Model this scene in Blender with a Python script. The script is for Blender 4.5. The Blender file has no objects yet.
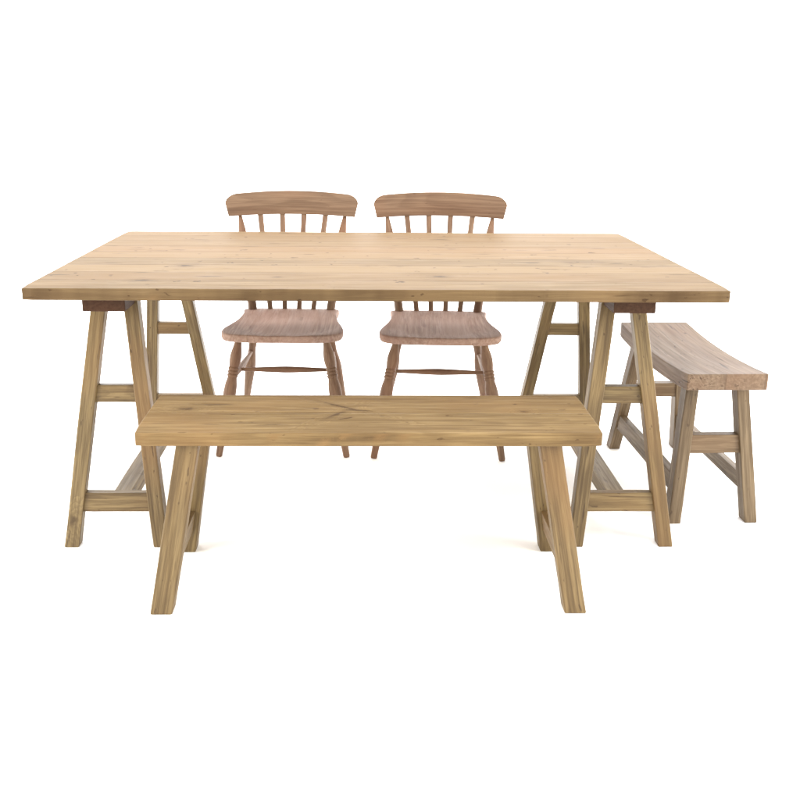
import bpy, bmesh, math, random
from mathutils import Vector, Matrix, noise as mnoise

rng = random.Random(7)
scene = bpy.context.scene
COL = scene.collection
V = Vector

# ------------------------------------------------------------------ materials
def nodes_of(m):
    m.use_nodes = True
    nt = m.node_tree
    nt.nodes.clear()
    return nt

class NT:
    """Small helper for writing node maths."""
    def __init__(self, nt):
        self.nt = nt; self.N = nt.nodes; self.L = nt.links
    def put(self, sock, v):
        if isinstance(v, bpy.types.NodeSocket): self.L.new(v, sock)
        else: sock.default_value = v
    def math(self, op, a, b=0.0, c=0.0, clamp=False):
        n = self.N.new('ShaderNodeMath'); n.operation = op; n.use_clamp = clamp
        for i, v in enumerate((a, b, c)): self.put(n.inputs[i], v)
        return n.outputs[0]
    def vmath(self, op, a, b=(0, 0, 0)):
        n = self.N.new('ShaderNodeVectorMath'); n.operation = op
        self.put(n.inputs[0], a); self.put(n.inputs[1], b)
        return n.outputs['Value' if op in ('LENGTH', 'DOT_PRODUCT', 'DISTANCE') else 'Vector']
    def noise(self, vec, detail=2.0, rough=.5, dist=0.0, scale=1.0):
        n = self.N.new('ShaderNodeTexNoise')
        self.put(n.inputs['Vector'], vec); n.inputs['Scale'].default_value = scale
        n.inputs['Detail'].default_value = detail; n.inputs['Roughness'].default_value = rough
        n.inputs['Distortion'].default_value = dist
        return n.outputs['Fac']
    def remap(self, v, a, b, c=0.0, d=1.0, smooth=False):
        n = self.N.new('ShaderNodeMapRange'); n.clamp = True
        if smooth: n.interpolation_type = 'SMOOTHSTEP'
        self.put(n.inputs[0], v)
        for i, x in enumerate((a, b, c, d)): n.inputs[i + 1].default_value = x
        return n.outputs[0]
    def mix(self, fac, a, b, blend='MIX'):
        n = self.N.new('ShaderNodeMix'); n.data_type = 'RGBA'; n.blend_type = blend; n.clamp_factor = True
        self.put(n.inputs[0], fac)
        for s, v in ((n.inputs[6], a), (n.inputs[7], b)):
            if isinstance(v, bpy.types.NodeSocket): self.L.new(v, s)
            else: s.default_value = (*v, 1)
        return n.outputs[2]
    def sep(self, v):
        n = self.N.new('ShaderNodeSeparateXYZ'); self.put(n.inputs[0], v); return n.outputs
    def comb(self, x, y, z):
        n = self.N.new('ShaderNodeCombineXYZ')
        for i, v in enumerate((x, y, z)): self.put(n.inputs[i], v)
        return n.outputs[0]

def wood(name, light, mid, dark, plank=0.0, plank_shift=0.0, knots=(), marks=1.0, contour=.35, grain=1.0,
         random_knots=1.0, rough=.62, streak_col=None, tint=.25, spec=.3, fs=1.0, seams=.6, vary=.35, cut=.33):
    """Sawn timber. Reads the 'grain' attribute: metres along the member, across it and through it.
    knots: (along, across, depth, radius) in the same coordinates."""
    light, mid, dark = (tuple(c * ALB for c in x) for x in (light, mid, dark))
    m = bpy.data.materials.new(name); nt = nodes_of(m); t = NT(nt)
    out = t.N.new('ShaderNodeOutputMaterial'); bs = t.N.new('ShaderNodeBsdfPrincipled')
    t.L.new(bs.outputs[0], out.inputs[0])
    at = t.N.new('ShaderNodeAttribute'); at.attribute_name = 'grain'
    raw = at.outputs['Vector']
    oi = t.N.new('ShaderNodeObjectInfo'); rnd = oi.outputs['Random']
    co = t.vmath('ADD', raw, t.vmath('MULTIPLY', t.comb(rnd, rnd, rnd), (37.0, 11.3, 7.7)))
    seam = None; pid = None
    if plank:
        sx = t.sep(raw)
        p = t.math('DIVIDE', t.math('ADD', sx[1], plank_shift), plank)
        pid = t.math('FLOOR', p)
        wn = t.N.new('ShaderNodeTexWhiteNoise'); wn.noise_dimensions = '1D'; t.put(wn.inputs['W'], t.math('ADD', pid, 23.0))
        co = t.vmath('ADD', co, t.comb(t.math('MULTIPLY', t.math('ADD', pid, 3.0), 5.31), t.math('MULTIPLY', pid, 1.7), 0.0))
        fr = t.math('FRACT', p)
        edge = t.math('MINIMUM', fr, t.math('SUBTRACT', 1.0, fr))
        brk = t.noise(t.vmath('MULTIPLY', co, (5, 1, 1)), 3)
        seam = t.math('MULTIPLY', t.remap(edge, .0, .045, 1, 0, True), t.remap(brk, .38, .6, .25, 1))
    # ring field, lifted round the knots so that the grain flows past them
    field = t.noise(t.vmath('MULTIPLY', co, (.75, 8.5, 8.5)), 2.2, .45, .25)
    core = None; halo = None
    for kn in knots:
        a, b, c, r = kn[:4]
        d = t.vmath('SUBTRACT', raw, (a, b, c))
        if len(kn) > 4:                          # a slanting resin streak: angle, length ratio
            ca, sa = math.cos(math.radians(kn[4])), math.sin(math.radians(kn[4]))
            d = t.comb(t.vmath('DOT_PRODUCT', d, (ca, sa, 0)), t.vmath('DOT_PRODUCT', d, (-sa, ca, 0)), t.sep(d)[2])
            d = t.vmath('MULTIPLY', d, (1 / (r * kn[5]), 1 / r, .45 / r))
        else:
            d = t.vmath('MULTIPLY', d, (1 / r * .62, 1 / r, .45 / r))
        wob = t.noise(t.vmath('MULTIPLY', raw, (60, 90, 60)), 2)
        L = t.math('ADD', t.vmath('LENGTH', d), t.math('MULTIPLY', t.math('SUBTRACT', wob, .5), 1.7))
        g = t.remap(L, .2, 4.5, 1, 0, True) if r > .006 else 0.0
        k = t.remap(L, .25, 1.2, 1, 0, True)
        if r > .006: field = t.math('ADD', field, t.math('MULTIPLY', g, .22))
        core = k if core is None else t.math('MAXIMUM', core, k)
        if r > .006:
            h = t.remap(L, .8, 3.0, 1, 0, True)
            halo = h if halo is None else t.math('MAXIMUM', halo, h)
    if random_knots:
        vo = t.N.new('ShaderNodeTexVoronoi'); vo.feature = 'F1'
        t.put(vo.inputs['Vector'], t.vmath('MULTIPLY', co, (2.6, 7.5, 5.0))); vo.inputs['Scale'].default_value = 1
        sel = t.remap(t.sep(vo.outputs['Color'])[0], .62, .63)
        wob = t.noise(t.vmath('MULTIPLY', raw, (50, 80, 80)), 2)
        dd = t.math('ADD', vo.outputs['Distance'], t.math('MULTIPLY', t.math('SUBTRACT', wob, .5), .05))
        kk = t.math('MULTIPLY', t.remap(dd, .03, .085, 1, 0, True), sel)
        kk = t.math('MULTIPLY', kk, .75 * random_knots)
        hh = t.math('MULTIPLY', t.remap(dd, .04, .3, 1, 0, True), t.math('MULTIPLY', sel, .7))
        field = t.math('ADD', field, t.math('MULTIPLY', hh, .22))
        core = kk if core is None else t.math('MAXIMUM', core, kk)
        halo = hh if halo is None else t.math('MAXIMUM', halo, hh)
    ring = t.math('FRACT', t.math('MULTIPLY', field, 17.0))
    ring = t.math('MULTIPLY', t.remap(ring, .05, .8, 0, 1, True), t.remap(ring, .82, 1.0, 1, 0, True))
    broad = t.noise(t.vmath('MULTIPLY', co, (1.1, 11, 11)), 3)
    patch = t.noise(t.vmath('MULTIPLY', co, (2.3, 4.0, 4.0)), 3)
    fib = t.noise(t.vmath('MULTIPLY', co, (9, 230 * fs, 230)), 3, .6)
    fib2 = t.noise(t.vmath('MULTIPLY', co, (3.2, 120 * fs, 120)), 3, .6)
    streak = t.noise(t.vmath('MULTIPLY', co, (3.4, 68 * fs, 68)), 3, .6)
    col = t.mix(t.remap(broad, .4, .6), light, mid)
    pale = tuple(min(.95, c * q) for c, q in zip(light, (1.16, 1.17, 1.2)))
    col = t.mix(t.math('MULTIPLY', t.remap(streak, .5, .64), .8 * grain), col, pale)
    col = t.mix(t.math('MULTIPLY', t.remap(streak, .48, cut), .7 * grain), col, dark)
    col = t.mix(t.math('MULTIPLY', ring, contour), col, dark)
    col = t.mix(t.math('MULTIPLY', t.remap(fib2, .47, .64), .62 * grain), col, dark)
    col = t.mix(t.math('MULTIPLY', t.remap(fib, .48, .66), .55 * grain), col, dark)
    warm = streak_col or (mid[0] * 1.12, mid[1] * .9, mid[2] * .8)
    col = t.mix(t.math('MULTIPLY', t.remap(patch, .48, .72), .55), col, warm)
    if pid is not None:
        c3 = t.sep(wn.outputs['Color'])
        col = t.mix(t.math('MULTIPLY', c3[0], tint), col, mid)
        col = t.mix(t.math('MULTIPLY', c3[1], tint), col, warm)
        col = t.mix(t.math('MULTIPLY', c3[2], tint * .8), col, (min(1, light[0] * 1.1), min(1, light[1] * 1.08), min(1, light[2] * 1.1)))
    # every piece of timber has its own cast
    wv = t.N.new('ShaderNodeTexWhiteNoise'); wv.noise_dimensions = '1D'; t.put(wv.inputs['W'], t.math('MULTIPLY', rnd, 91.7))
    wc = t.sep(wv.outputs['Color'])
    col = t.mix(t.math('MULTIPLY', wc[0], vary), col, t.mix(1.0, col, (1.0, .86, .82), 'MULTIPLY'))
    col = t.mix(t.math('MULTIPLY', wc[1], vary), col, t.mix(1.0, col, (.8, .79, .78), 'MULTIPLY'))
    deep = (dark[0] * .42, dark[1] * .3, dark[2] * .22)
    # short dark checks and pitch streaks
    s1 = t.noise(t.vmath('MULTIPLY', co, (8, 105 * fs, 105)), 2.5, .55)
    gate = t.noise(t.vmath('MULTIPLY', co, (2.1, 9, 9)), 2)
    chk = t.math('MULTIPLY', t.remap(s1, .62, .7, 0, 1, True), t.remap(gate, .46, .6))
    col = t.mix(t.math('MULTIPLY', chk, .85 * marks), col, deep)
    spk = t.remap(t.noise(t.vmath('MULTIPLY', co, (38, 90 * fs, 90)), 1.5, .5), .7, .76, 0, 1, True)
    col = t.mix(t.math('MULTIPLY', spk, .7 * marks), col, deep)
    chk = t.math('MAXIMUM', chk, spk)
    if halo is not None: col = t.mix(t.math('MULTIPLY', halo, .28), col, dark)
    if core is not None:
        kc = t.mix(t.noise(t.vmath('MULTIPLY', raw, (220, 220, 220)), 2), deep, dark)
        col = t.mix(t.math('MULTIPLY', core, .85), col, kc)
    hgt = t.math('ADD', t.math('MULTIPLY', fib, .5), t.math('MULTIPLY', ring, -.25))
    hgt = t.math('ADD', hgt, t.math('MULTIPLY', chk, -1.0 * marks))
    if seam is not None:
        col = t.mix(t.math('MULTIPLY', seam, seams), col, deep)
        hgt = t.math('ADD', hgt, t.math('MULTIPLY', seam, -2.0))
    t.L.new(col, bs.inputs['Base Color'])
    t.put(bs.inputs['Roughness'], t.remap(fib2, .2, .8, rough - .08, rough + .1))
    bs.inputs['Specular IOR Level'].default_value = spec
    bp = t.N.new('ShaderNodeBump'); bp.inputs['Strength'].default_value = .35; bp.inputs['Distance'].default_value = .0014
    t.L.new(hgt, bp.inputs['Height']); t.L.new(bp.outputs[0], bs.inputs['Normal'])
    return m

ALB = .395
PINE_L, PINE_M, PINE_D = (.395, .272, .136), (.325, .214, .095), (.125, .07, .028)
LEG_L, LEG_M, LEG_D = (.40, .286, .128), (.325, .22, .09), (.142, .087, .033)
BEN_L, BEN_M, BEN_D = (.50, .342, .155), (.41, .268, .112), (.185, .11, .045)
CH_L, CH_M, CH_D = (.43, .275, .172), (.34, .2, .122), (.16, .085, .05)

# ------------------------------------------------------------------ mesh helpers
def link(o, parent=None):
    COL.objects.link(o)
    if parent: o.parent = parent
    return o

def finish(name, bm, grain, mat, parent, bevel=.0025, smooth=False, seg=2, angle=30):
    """bm + a list of grain coordinates (one per vertex) become one mesh object."""
    me = bpy.data.meshes.new(name)
    bm.normal_update()
    bm.to_mesh(me); bm.free()
    a = me.attributes.new('grain', 'FLOAT_VECTOR', 'POINT')
    a.data.foreach_set('vector', [c for g in grain for c in g])
    me.materials.append(mat)
    o = link(bpy.data.objects.new(name, me), parent)
    if smooth:
        for p in me.polygons: p.use_smooth = True
    if bevel:
        b = o.modifiers.new('edge', 'BEVEL'); b.width = bevel; b.segments = seg
        b.limit_method = 'ANGLE'; b.angle_limit = math.radians(angle); b.harden_normals = False
    return o

def prism(name, A, B, mat, parent, n=10, wob=.0018, bevel=.0032, goff=None, section=None):
    """A sawn member: quad A (4 corners) swept to quad B, a little uneven like real timber."""
    A = [V(p) for p in A]; B = [V(p) for p in B]
    if goff is None: goff = (0, 0, 0)
    bm = bmesh.new(); gr = []; rows = []
    wdt = (A[1] - A[0]).length; dep = (A[3] - A[0]).length
    Lc = ((sum(B, V()) - sum(A, V())) / 4).length
    uv = [(-wdt / 2, -dep / 2), (wdt / 2, -dep / 2), (wdt / 2, dep / 2), (-wdt / 2, dep / 2)]
    seed = V((rng.uniform(0, 90), rng.uniform(0, 90), rng.uniform(0, 90)))
    for i in range(n + 1):
        f = i / n; row = []
        for k in range(4):
            p = A[k].lerp(B[k], f)
            if section: p = p + section(f, k)
            if 0 < i < n:
                q = V((f * Lc * 4, k * 3.1, 0)) + seed
                p = p + mnoise.noise_vector(q) * wob
            row.append(bm.verts.new(p)); gr.append((f * Lc + goff[0], uv[k][0] + goff[1], uv[k][1] + goff[2]))
        rows.append(row)
    for i in range(n):
        for k in range(4):
            j = (k + 1) % 4
            bm.faces.new((rows[i][k], rows[i][j], rows[i + 1][j], rows[i + 1][k]))
    bm.faces.new(rows[0][::-1]); bm.faces.new(rows[-1])
    bmesh.ops.recalc_face_normals(bm, faces=bm.faces)
    return finish(name, bm, gr, mat, parent, bevel)

def slab(name, x0, x1, y0, y1, z0, z1, mat, parent, axis='x', nx=40, ny=2, wob=.0012, bevel=.0035, shape=None, corner=0.0):
    """A board lying flat; its grain runs along axis; shape(x, y) lifts both faces."""
    bm = bmesh.new(); gr = []; g = {}
    seed = V((rng.uniform(0, 90), 3.3, rng.uniform(0, 90)))
    for s, z in ((0, z0), (1, z1)):
        for i in range(nx + 1):
            for j in range(ny + 1):
                x = x0 + (x1 - x0) * i / nx; y = y0 + (y1 - y0) * j / ny
                px, py = x, y
                if corner:                       # worn corners
                    ex = min(x - x0, x1 - x); ey = min(y - y0, y1 - y)
                    if ex < 1e-6 and ey < 1e-6:
                        px += corner * (1 if x < (x0 + x1) / 2 else -1); py += corner * (1 if y < (y0 + y1) / 2 else -1)
                dz = shape(x, y) if shape else 0
                nv = mnoise.noise_vector(V((x * 5, y * 5, s * 2.0)) + seed) * wob
                if not (0 < i < nx): nv.x *= .4
                v = bm.verts.new((px + nv.x, py + nv.y, z + dz + nv.z * .5)); g[s, i, j] = v
                gr.append((x, y, z) if axis == 'x' else (y, x, z))
    F = bm.faces.new
    for i in range(nx):
        for j in range(ny):
            F((g[1, i, j], g[1, i + 1, j], g[1, i + 1, j + 1], g[1, i, j + 1]))
            F((g[0, i, j], g[0, i, j + 1], g[0, i + 1, j + 1], g[0, i + 1, j]))
        F((g[0, i, 0], g[0, i + 1, 0], g[1, i + 1, 0], g[1, i, 0]))
        F((g[0, i + 1, ny], g[0, i, ny], g[1, i, ny], g[1, i + 1, ny]))
    for j in range(ny):
        F((g[0, 0, j + 1], g[0, 0, j], g[1, 0, j], g[1, 0, j + 1]))
        F((g[0, nx, j], g[0, nx, j + 1], g[1, nx, j + 1], g[1, nx, j]))
    return finish(name, bm, gr, mat, parent, bevel, angle=40)

def turned(name, p0, p1, prof, mat, parent, seg=20):
    """A lathe-turned member from p0 to p1; prof = [(fraction, radius), ...]."""
    p0, p1 = V(p0), V(p1); ax = p1 - p0; L = ax.length; ax.normalize()
    u = ax.orthogonal().normalized(); w = ax.cross(u)
    bm = bmesh.new(); gr = []; rows = []
    for f, r in prof:
        row = []
        for k in range(seg):
            a = 2 * math.pi * k / seg
            d = u * (math.cos(a) * r) + w * (math.sin(a) * r)
            row.append(bm.verts.new(p0 + ax * (L * f) + d))
            gr.append((f * L, math.cos(a) * r, math.sin(a) * r))
        rows.append(row)
    for a, b in zip(rows, rows[1:]):
        for k in range(seg):
            j = (k + 1) % seg; bm.faces.new((a[k], a[j], b[j], b[k]))
    bm.faces.new(rows[0][::-1]); bm.faces.new(rows[-1])
    bmesh.ops.recalc_face_normals(bm, faces=bm.faces)
    o = finish(name, bm, gr, mat, parent, 0, smooth=True)
    e = o.modifiers.new('crisp', 'EDGE_SPLIT'); e.split_angle = math.radians(50)
    return o

def smooth_prof(pts, n=40):
    """Catmull-Rom through the profile points."""
    out = []
    P = [pts[0]] + list(pts) + [pts[-1]]
    m = max(2, n // (len(pts) - 1))
    for i in range(1, len(P) - 2):
        for k in range(m):
            s = k / m; a, b, c, d = (P[i + q][1] for q in (-1, 0, 1, 2))
            r = .5 * (2 * b + (c - a) * s + (2 * a - 5 * b + 4 * c - d) * s * s + (3 * b - a - 3 * c + d) * s ** 3)
            out.append((P[i][0] + (P[i + 1][0] - P[i][0]) * s, max(.003, r)))
    out.append(pts[-1])
    return out

def thing(name, label, cat, loc=(0, 0, 0), rz=0.0, group=None):
    o = link(bpy.data.objects.new(name, None))
    o.empty_display_size = .1
    o.location = loc; o.rotation_euler = (0, 0, rz)
    o['label'] = label; o['category'] = cat
    if group: o['group'] = group
    return o

# ------------------------------------------------------------------ setting: white studio floor swept up at the back
def build_floor():
    m = bpy.data.materials.new('white_studio_paper'); t = NT(nodes_of(m))
    out = t.N.new('ShaderNodeOutputMaterial'); bs = t.N.new('ShaderNodeBsdfPrincipled')
    t.L.new(bs.outputs[0], out.inputs[0])
    tc = t.N.new('ShaderNodeTexCoord')
    n = t.noise(t.vmath('MULTIPLY', tc.outputs['Object'], (3, 3, 3)), 4)
    t.L.new(t.mix(n, (.93, .93, .93), (.95, .95, .95)), bs.inputs['Base Color'])
    bs.inputs['Roughness'].default_value = .9; bs.inputs['Specular IOR Level'].default_value = .1
    bm = bmesh.new()
    prof = [(-9, 0), (-4, 0), (0, 0), (3.4, 0)]
    R = 1.6
    for i in range(1, 17):
        a = math.pi / 2 * i / 16
        prof.append((3.4 + R * math.sin(a), R - R * math.cos(a)))
    prof += [(5.0, 3.0), (5.0, 5.0)]
    rows = [[bm.verts.new((x, y, z)) for x in (-9, -3, 3, 9)] for y, z in prof]
    for a, b in zip(rows, rows[1:]):
        for k in range(3): bm.faces.new((a[k], a[k + 1], b[k + 1], b[k]))
    me = bpy.data.meshes.new('floor'); bm.to_mesh(me); bm.free()
    for p in me.polygons: p.use_smooth = True
    me.materials.append(m)
    o = link(bpy.data.objects.new('floor', me)); o['kind'] = 'structure'
build_floor()

# ------------------------------------------------------------------ the table
TD, TH, TT = 1.0958, .7343, .0306
ZT = TH - TT
def build_table():
    tb = thing('dining_table', 'long pale pine trestle table with a plank top and A-shaped legs', 'table')
    top_m = wood('tabletop_pine', PINE_L, PINE_M, PINE_D, plank=TD / 9, plank_shift=TD / 2, marks=1.0, contour=.42, tint=1.0, random_knots=.8, fs=.42, vary=0, seams=.7, spec=.12, grain=1.4, cut=.385,
                 knots=[(-.705, -.54, .717, .006), (.43, -.54, .722, .006), (.2, -.54, .728, .003), (-.42, -.54, .715, .004), (.17, -.36, .734, .012), (-.62, -.43, .734, .014), (-.55, -.2, .734, .016)])
    # boards that lean a little towards yellow and grey on the edge: same timber all through
    slab('tabletop', -.9, .9, -TD / 2, TD / 2, ZT, TH, top_m, tb, nx=60, ny=18, wob=.0012, bevel=.003, corner=.004)
    leg_m = wood('trestle_pine', LEG_L, LEG_M, LEG_D, marks=.8, spec=.28, rough=.5)
    knot_leg = wood('trestle_pine_knotted', LEG_L, LEG_M, LEG_D, marks=.8, spec=.28, rough=.5, knots=[(.075, -.004, -.02, .011)])
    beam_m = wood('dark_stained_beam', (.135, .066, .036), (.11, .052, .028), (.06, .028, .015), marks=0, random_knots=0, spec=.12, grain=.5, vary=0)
    yf, yt, k, e, lw, Z = .5079, .3405, .038, .0099, .0405, .70
    r1, r0, q1, q0 = .4339, .388, .144, .0932
    for xc, so, to in ((-.7194, .1431, .0583), (.6812, .1464, .0564)):
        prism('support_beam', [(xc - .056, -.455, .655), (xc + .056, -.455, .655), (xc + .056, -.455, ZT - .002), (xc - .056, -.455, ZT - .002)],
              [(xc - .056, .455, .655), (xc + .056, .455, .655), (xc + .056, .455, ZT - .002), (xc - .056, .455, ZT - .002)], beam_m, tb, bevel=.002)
        def half(z): return so + (to - so) * z / Z
        def fy(z): return yf + (yt - yf) * z / Z
        for fs in (-1, 1):                      # front and rear frame
            for sg in (-1, 1):                  # outer and inner leg
                def sec(z):
                    h = half(z)
                    xa, xb = sorted((xc + sg * h, xc + sg * (h - lw)))
                    y0 = fs * fy(z); y1 = fs * (fy(z) - k)
                    ya, yb = min(y0, y1), max(y0, y1)
                    return [(xa, ya, z), (xb, ya, z), (xb, yb, z), (xa, yb, z)]
                mm = knot_leg if (xc < 0 and fs < 0 and sg < 0) else leg_m
                prism('leg', sec(0), sec(.698), mm, tb, n=12)
            for za, zb in ((r0, r1), (q0, q1)):
                x = [half(z) - lw + .006 for z in (za, zb)]
                y = [(fs * (fy(z) - e), fs * (fy(z) - k + .004)) for z in (za, zb)]
                lo = [min(a) for a in y]; hi = [max(a) for a in y]
                def end(s): return [(xc + s * x[0], lo[0], za), (xc + s * x[0], hi[0], za), (xc + s * x[1], hi[1], zb), (xc + s * x[1], lo[1], zb)]
                prism('rung', end(-1), end(1), leg_m, tb, n=6, bevel=.002)
        rx = xc + (.012 if xc < 0 else -.008)
        yr = fy(q1) - k + .006
        prism('stretcher', [(rx - .025, -yr, q0 + .004), (rx + .025, -yr, q0 + .004), (rx + .025, -yr, q1 - .002), (rx - .025, -yr, q1 - .002)],
              [(rx - .025, yr, q0 + .004), (rx + .025, yr, q0 + .004), (rx + .025, yr, q1 - .002), (rx - .025, yr, q1 - .002)], leg_m, tb, n=8)
    return tb
build_table()

# ------------------------------------------------------------------ the front bench
def build_bench():
    L, W, H, T = 1.0934, .295, .4498, .0328
    b = thing('bench', 'long low pine bench with a flat plank seat standing in front of the table', 'bench', (-.022, -.6737, 0), .0019)
    seat_m = wood('bench_seat_pine', BEN_L, BEN_M, BEN_D, plank=W / 2.0, plank_shift=W / 2, marks=.7, contour=.42, tint=.3, random_knots=.5, fs=.75, vary=0, seams=.35, spec=.15,
                  knots=[(-.455, .03, .45, .012), (-.132, .032, .45, .0055), (-.07, .05, .45, .0062, -36, 11), (-.03, .02, .45, .006, -8, 8), (-.082, -.014, .45, .0062, 50, 7), (-.055, -.04, .45, .006, 25, 4), (.372, .07, .45, .006), (.385, .012, .45, .0065)])
    slab('seat', -L / 2, L / 2, -W / 2, W / 2, H - T, H, seat_m, b, nx=40, ny=6, bevel=.003, corner=.003)
    leg_m = wood('bench_leg_pine', LEG_L, LEG_M, LEG_D, marks=.7, spec=.28, rough=.52)
    nail_m = wood('bench_leg_pine_nailed', LEG_L, LEG_M, LEG_D, marks=.7,
                  knots=[(.088, -.009, -.02, .0022), (.088, .010, -.02, .0022), (.33, .012, -.02, .004), (.28, .002, -.02, .003)])
    zt = H - T - .001
    def inx(z): return .4735 - (.4735 - .4025) * z / .408
    def oy(z): return .1844 - (.1844 - .124) * z / .408
    lw, k = .053, .047
    for sx in (-1, 1):
        for sy in (-1, 1):
            def sec(z):
                xa, xb = sorted((sx * inx(z), sx * (inx(z) + lw)))
                ya, yb = sorted((sy * oy(z), sy * (oy(z) - k)))
                return [(xa, ya, z), (xb, ya, z), (xb, yb, z), (xa, yb, z)]
            prism('leg', sec(0), sec(zt), nail_m if (sx < 0 and sy < 0) else leg_m, b, n=10, bevel=.0035)
        za, zb = .068, .132
        def end(s):
            r = []
            for z, f in ((za, 0), (za, 1), (zb, 1), (zb, 0)):
                xi = inx(z) + (.014 if f == 0 else lw - .006)
                r.append((sx * xi, s * (oy(z) - k + .01), z))
            return r
        prism('rung', end(-1), end(1), leg_m, b, n=5, bevel=.002)
build_bench()

# ------------------------------------------------------------------ the dished bench at the right end
def build_side_bench():
    L, W, H, T = .6536, .2366, .4584, .048
    b = thing('bench', 'short pine bench with a dished seat standing at the right end of the table', 'bench', (.9857, -.0269, 0), .0272)
    seat_m = wood('dished_seat_pine', (.36, .246, .158), (.295, .188, .115), (.14, .083, .048), plank=W / 2, plank_shift=W / 2 + .009, marks=1.0, contour=.4, tint=.25, random_knots=.4, fs=.8, vary=0, seams=.4, grain=.75)
    def dish(x, y):
        s = y / (L / 2); return -.017 * (1 - s * s)
    slab('seat', -W / 2, W / 2, -L / 2, L / 2, H - T, H, seat_m, b, axis='y', nx=6, ny=26, bevel=.003, corner=.002, shape=dish)
    leg_m = wood('side_bench_leg_pine', (.36, .262, .15), (.285, .198, .108), (.145, .09, .042), marks=.7, spec=.28, rough=.5)
    zt = H - T - .006
    lw, k = .0375, .046
    def ox(z): return .1338 - (.1338 - .094) * z / .389
    def oy(z): return .3304 - .165 * z
    for sx in (-1, 1):
        for sy in (-1, 1):
            def sec(z):
                xa, xb = sorted((sx * ox(z), sx * (ox(z) - lw)))
                ya, yb = sorted((sy * oy(z), sy * (oy(z) - k)))
                return [(xa, ya, z), (xb, ya, z), (xb, yb, z), (xa, yb, z)]
            prism('leg', sec(0), sec(zt), leg_m, b, n=8)
    for sy in (-1, 1):
        za, zb = .205, .258
        def end(s):
            r = []
            for z, f in ((za, 0), (za, 1), (zb, 1), (zb, 0)):
                r.append((s * (ox(z) - lw + .006), sy * (oy(z) - (.01 if f == 0 else k - .005)), z))
            return r
        prism('rung', end(-1), end(1), leg_m, b, n=5, bevel=.002)
    for sx in (-1, 1):
        za, zb = .085, .135
        def end2(s):
            r = []
            for z, f in ((za, 0), (za, 1), (zb, 1), (zb, 0)):
                r.append((sx * (ox(z) - (.006 if f == 0 else lw - .006)), s * (oy(z) - k + .008), z))
            return r
        prism('side_stretcher', end2(-1), end2(1), leg_m, b, n=6, bevel=.002)
build_side_bench()

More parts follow.
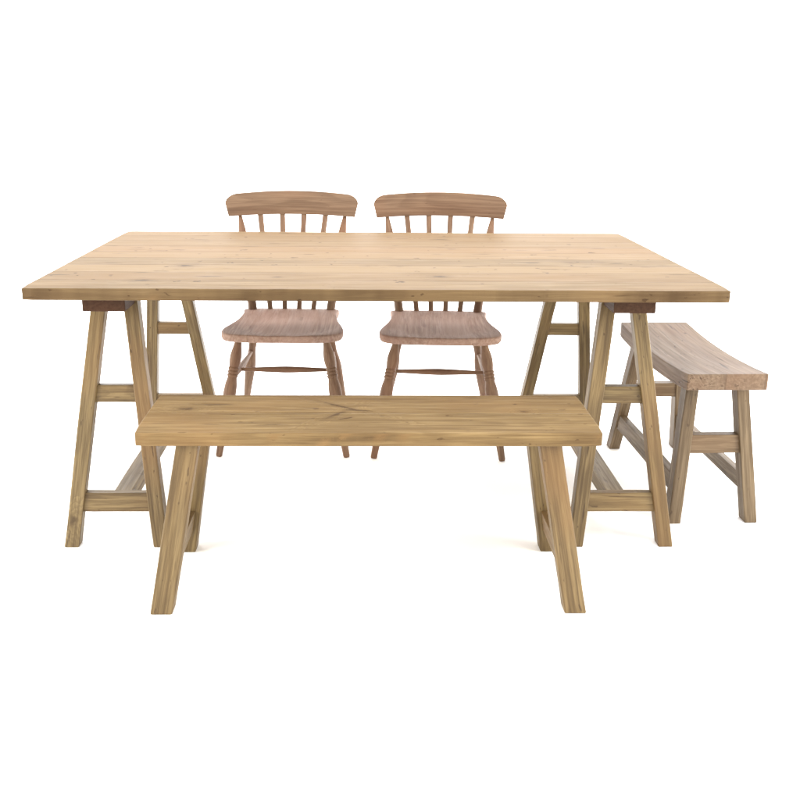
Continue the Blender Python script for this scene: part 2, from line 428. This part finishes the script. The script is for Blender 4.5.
# ------------------------------------------------------------------ the spindle-back chairs
def build_chair():
    c = thing('spindle_back_chair', '', 'chair', group='spindle back chairs tucked under the far side of the table')
    cm = wood('chair_beech', CH_L, CH_M, CH_D, marks=.3, contour=.3, random_knots=0, grain=.55, rough=.6, spec=.2)
    sm = wood('chair_seat_beech', (.68, .48, .385), (.57, .375, .285), (.30, .168, .12), plank=.105, plank_shift=.21, marks=.3, contour=.35, random_knots=0, grain=.7, tint=.35, rough=.68, spec=.14, seams=0, vary=0)
    rm = wood('chair_rail_beech', CH_L, CH_M, CH_D, marks=.35, contour=.26, random_knots=0, grain=.5, rough=.6, spec=.2)
    SH, ST = .4346, .026
    # seat outline, right half, front to back
    half = [(0, -.2168), (.07, -.2175), (.13, -.214), (.172, -.203), (.198, -.182), (.2085, -.15), (.209, -.11), (.203, -.06), (.194, -.01), (.184, .04),
            (.177, .09), (.1745, .13), (.176, .16), (.1795, .185), (.180, .203), (.173, .215), (.14, .2205), (.07, .2225), (0, .223)]
    loop = half + [(-x, y) for x, y in half[-2:0:-1]]
    # resample finely
    pts = []
    n = len(loop)
    for i in range(n):
        a, b_, c_, d = (V(loop[(i + q) % n]) for q in (-1, 0, 1, 2))
        for kf in (0, 1 / 3, 2 / 3):
            s = kf
            pts.append(.5 * (2 * b_ + (c_ - a) * s + (2 * a - 5 * b_ + 4 * c_ - d) * s * s + (3 * b_ - a - 3 * c_ + d) * s ** 3))
    def topz(x, y):
        # two shallow thigh hollows with a low ridge between, fading to the rim
        rx = abs(x) / .21; ry = (y + .02) / .21
        rim = max(0, 1 - (max(rx, 0) ** 2 * .9 + ry ** 2))
        ridge = math.exp(-(x / .035) ** 2) * max(0, -y) / .2 * .55
        return -.011 * min(1, rim * 1.5) * (1 - ridge)
    bm = bmesh.new(); gr = []; rings = []
    def ring(scale, zf):
        row = []
        for p in pts:
            x, y = p.x * scale, p.y * scale
            z = zf(x, y); row.append(bm.verts.new((x, y, z))); gr.append((y, x, z))
        rings.append(row)
    for s in (.05, .93, .985): ring(s, lambda x, y: SH - ST)
    ring(1.0, lambda x, y: SH - ST + .007)
    ring(1.0, lambda x, y: SH - .005 + topz(x, y))
    ring(.99, lambda x, y: SH - .0012 + topz(x, y))
    for s in (.975, .95, .9, .84, .76, .67, .57, .46, .34, .2, .05): ring(s, lambda x, y: SH + topz(x, y))
    m = len(pts)
    for a, b_ in zip(rings, rings[1:]):
        for k in range(m):
            j = (k + 1) % m; bm.faces.new((a[k], a[j], b_[j], b_[k]))
    bm.faces.new(rings[0][::-1]); bm.faces.new(rings[-1])
    bmesh.ops.recalc_face_normals(bm, faces=bm.faces)
    so = finish('seat', bm, gr, sm, c, 0, smooth=True)
    e = so.modifiers.new('crisp', 'EDGE_SPLIT'); e.split_angle = math.radians(60)
    # legs
    def rings_at(a, b_, r, g, n_=3):
        out = []; w = (b_ - a) / n_
        for i in range(n_):
            q = a + i * w
            out += [(q, g), (q + w * .2, r * .94), (q + w * .5, r), (q + w * .8, r * .94)]
        return out + [(b_, g)]
    fprof = smooth_prof([(0, .0125), (.05, .0125), (.15, .0195), (.2, .0195), (.245, .0168)], 16) + rings_at(.25, .335, .0192, .0158) + \
        smooth_prof([(.34, .0165), (.4, .0208), (.47, .0222), (.58, .0195), (.75, .0148), (.9, .0126), (.985, .0116)], 28) + [(1, .0098)]
    rprof = smooth_prof([(0, .0135), (.06, .0145)], 2) + rings_at(.075, .155, .0172, .014) + \
        smooth_prof([(.16, .0145), (.26, .0155), (.34, .0145), (.42, .0185), (.5, .0205), (.6, .0185), (.75, .0145), (.9, .0124), (.985, .0114)], 32) + [(1, .0096)]
    z0 = SH - ST + .004
    F0, F1 = V((.1486, -.1414, z0)), V((.2229, -.2135, 0))
    R0, R1 = V((.1328, .1656, z0)), V((.2011, .2897, 0))
    mx = lambda p, s: V((p.x * s, p.y, p.z))
    for s in (-1, 1):
        turned('leg', mx(F0, s), mx(F1, s), fprof, cm, c)
        turned('leg', mx(R0, s), mx(R1, s), rprof, cm, c)
    def on(a, b_, z): return a.lerp(b_, (a.z - z) / (a.z - b_.z))
    strp = smooth_prof([(0, .0068), (.12, .0072), (.3, .0098), (.5, .0118), (.7, .0098), (.88, .0072), (1, .0068)], 30)
    mids = []
    for s in (-1, 1):
        a, b_ = mx(on(F0, F1, .262), s), mx(on(R0, R1, .268), s)
        turned('stretcher', a, b_, strp, cm, c, 14)
        mids.append(a.lerp(b_, .36))
    turned('stretcher', mids[0], mids[1], strp, cm, c, 14)
    # back
    RB, RH, RY, RM, RW = .775, .8625, .3413, .0543, .2495
    def raily(x): return RY - RM * (x / RW) ** 2
    for s in (-1, 1):
        pp = smooth_prof([(0, .0165), (.1, .0165), (.3, .0135), (.45, .0125), (.65, .0155), (.82, .0148), (.93, .0095), (1, .0062)], 36)
        turned('back_post', (s * .1461, .203, SH - .012), (s * .2, raily(.2), RB + .008), pp, cm, c)
    for q in (-1, -1 / 3, 1 / 3, 1):
        sp = smooth_prof([(0, .0098), (.3, .0105), (.6, .0102), (1, .0108)], 16)
        xb, xt = q * .0805, q * .1253
        turned('spindle', (xb, .214 - .006 * q * q, SH - .012), (xt, raily(xt), RB + .01), sp, cm, c, 12)
    # top rail: bent board with rounded shoulders
    bm = bmesh.new(); gr = []; NX = 48; prof_rows = []
    TH_ = .021
    for i in range(NX + 1):
        f = math.sin(math.pi / 2 * (-1 + 2 * i / NX))
        e_ = abs(f)
        zb = RB + .004 * (1 - f * f)
        # the top line is slightly arched; the shoulders are rounded off
        q = max(0, (e_ - .84) / .16)
        zt_ = RH + .003 - .012 * e_ ** 2 - .03 * (1 - math.sqrt(max(0, 1 - q * q)))
        row = []
        cs = []
        for h, d in ((0, -1), (.0, 1), (.5, 1), (1, 1), (1, -1), (.5, -1)):
            z = zb + (zt_ - zb) * h
            xx = f * (RW - .012 * (1 - h))
            y = raily(f * RW) + d * TH_ / 2 * (1 if h else .95) + (z - RB) * .12 - .5 * .12 * (RH - RB)
            row.append(bm.verts.new((xx, y, z))); gr.append((xx, z - RB - .04, d * TH_ / 2))
        prof_rows.append(row)
    for a, b_ in zip(prof_rows, prof_rows[1:]):
        for k in range(6):
            j = (k + 1) % 6; bm.faces.new((a[k], a[j], b_[j], b_[k]))
    bm.faces.new(prof_rows[0][::-1]); bm.faces.new(prof_rows[-1])
    bmesh.ops.recalc_face_normals(bm, faces=bm.faces)
    finish('top_rail', bm, gr, rm, c, .004, smooth=True, seg=3, angle=50)
    return c

chair = build_chair()
chair.location = (-.3158, .3913, 0); chair.rotation_euler = (0, 0, -.0164)
chair['label'] = 'brown spindle back chair behind the table, on the left of the pair'
c2 = chair.copy(); COL.objects.link(c2)
for ch in list(chair.children):
    d = ch.copy(); COL.objects.link(d); d.parent = c2
c2.location = (.2313, .3659, 0); c2.rotation_euler = (0, 0, -.0542)
c2['label'] = 'brown spindle back chair behind the table, on the right of the pair and turned slightly'

# ------------------------------------------------------------------ studio light
w = bpy.data.worlds.new('World'); scene.world = w; w.use_nodes = True
bg = w.node_tree.nodes['Background']
bg.inputs[0].default_value = (1, .985, .985, 1); bg.inputs[1].default_value = 2.3

def area(name, loc, target, sx, sy, power, color=(1, 1, 1)):
    l = bpy.data.lights.new(name, 'AREA'); l.shape = 'RECTANGLE'; l.size = sx; l.size_y = sy
    l.energy = power; l.color = color
    o = link(bpy.data.objects.new(name, l)); o.location = loc
    o.rotation_euler = (V(target) - V(loc)).to_track_quat('-Z', 'Y').to_euler()
    return o
area('backdrop_light', (0, 2.4, 3.8), (0, 5.0, .6), 7, 2.6, 520)
for sx in (-1, 1):
    area('rear_softbox', (sx * 3.7, 2.2, .8), (0, -.5, .0), 1.4, 1.4, 120)

area('overhead_softbox', (.2, -1.0, 3.4), (.1, -.6, 0), 3.2, 2.0, 75)
area('key_softbox', (4.4, -2.6, 1.7), (.1, -.4, .3), 2.2, 1.8, 250, (1, .94, .76))
area('fill_softbox', (-4.4, -2.6, 1.7), (-.1, -.4, .3), 2.2, 1.8, 215, (1, .94, .76))

# ------------------------------------------------------------------ camera
cam = bpy.data.cameras.new('camera'); co = link(bpy.data.objects.new('camera', cam))
cam.sensor_width = 36; cam.lens = 921.2568 / 800 * 36
cam.shift_x = (400 - 381.9093) / 800; cam.shift_y = (365.157 - 400) / 800
pitch, yaw, roll = .2747, -.0188, .0078
fwd = V((0, math.cos(pitch), -math.sin(pitch))); up = V((0, math.sin(pitch), math.cos(pitch))); rt = V((1, 0, 0))
# picture rotated by roll
r2 = rt * math.cos(roll) + up * math.sin(roll); u2 = up * math.cos(roll) - rt * math.sin(roll)
M = Matrix((r2, u2, -fwd)).transposed()
co.matrix_world = Matrix.Translation((-.0329, -2.8326, 1.1812)) @ (Matrix.Rotation(yaw, 3, 'Z') @ M).to_4x4()
cam.clip_end = 200
scene.camera = co
scene.view_settings.view_transform = 'Standard'; scene.view_settings.look = 'None'
scene.view_settings.exposure = 0; scene.view_settings.gamma = 1
scene.cycles.max_bounces = 10; scene.cycles.diffuse_bounces = 6
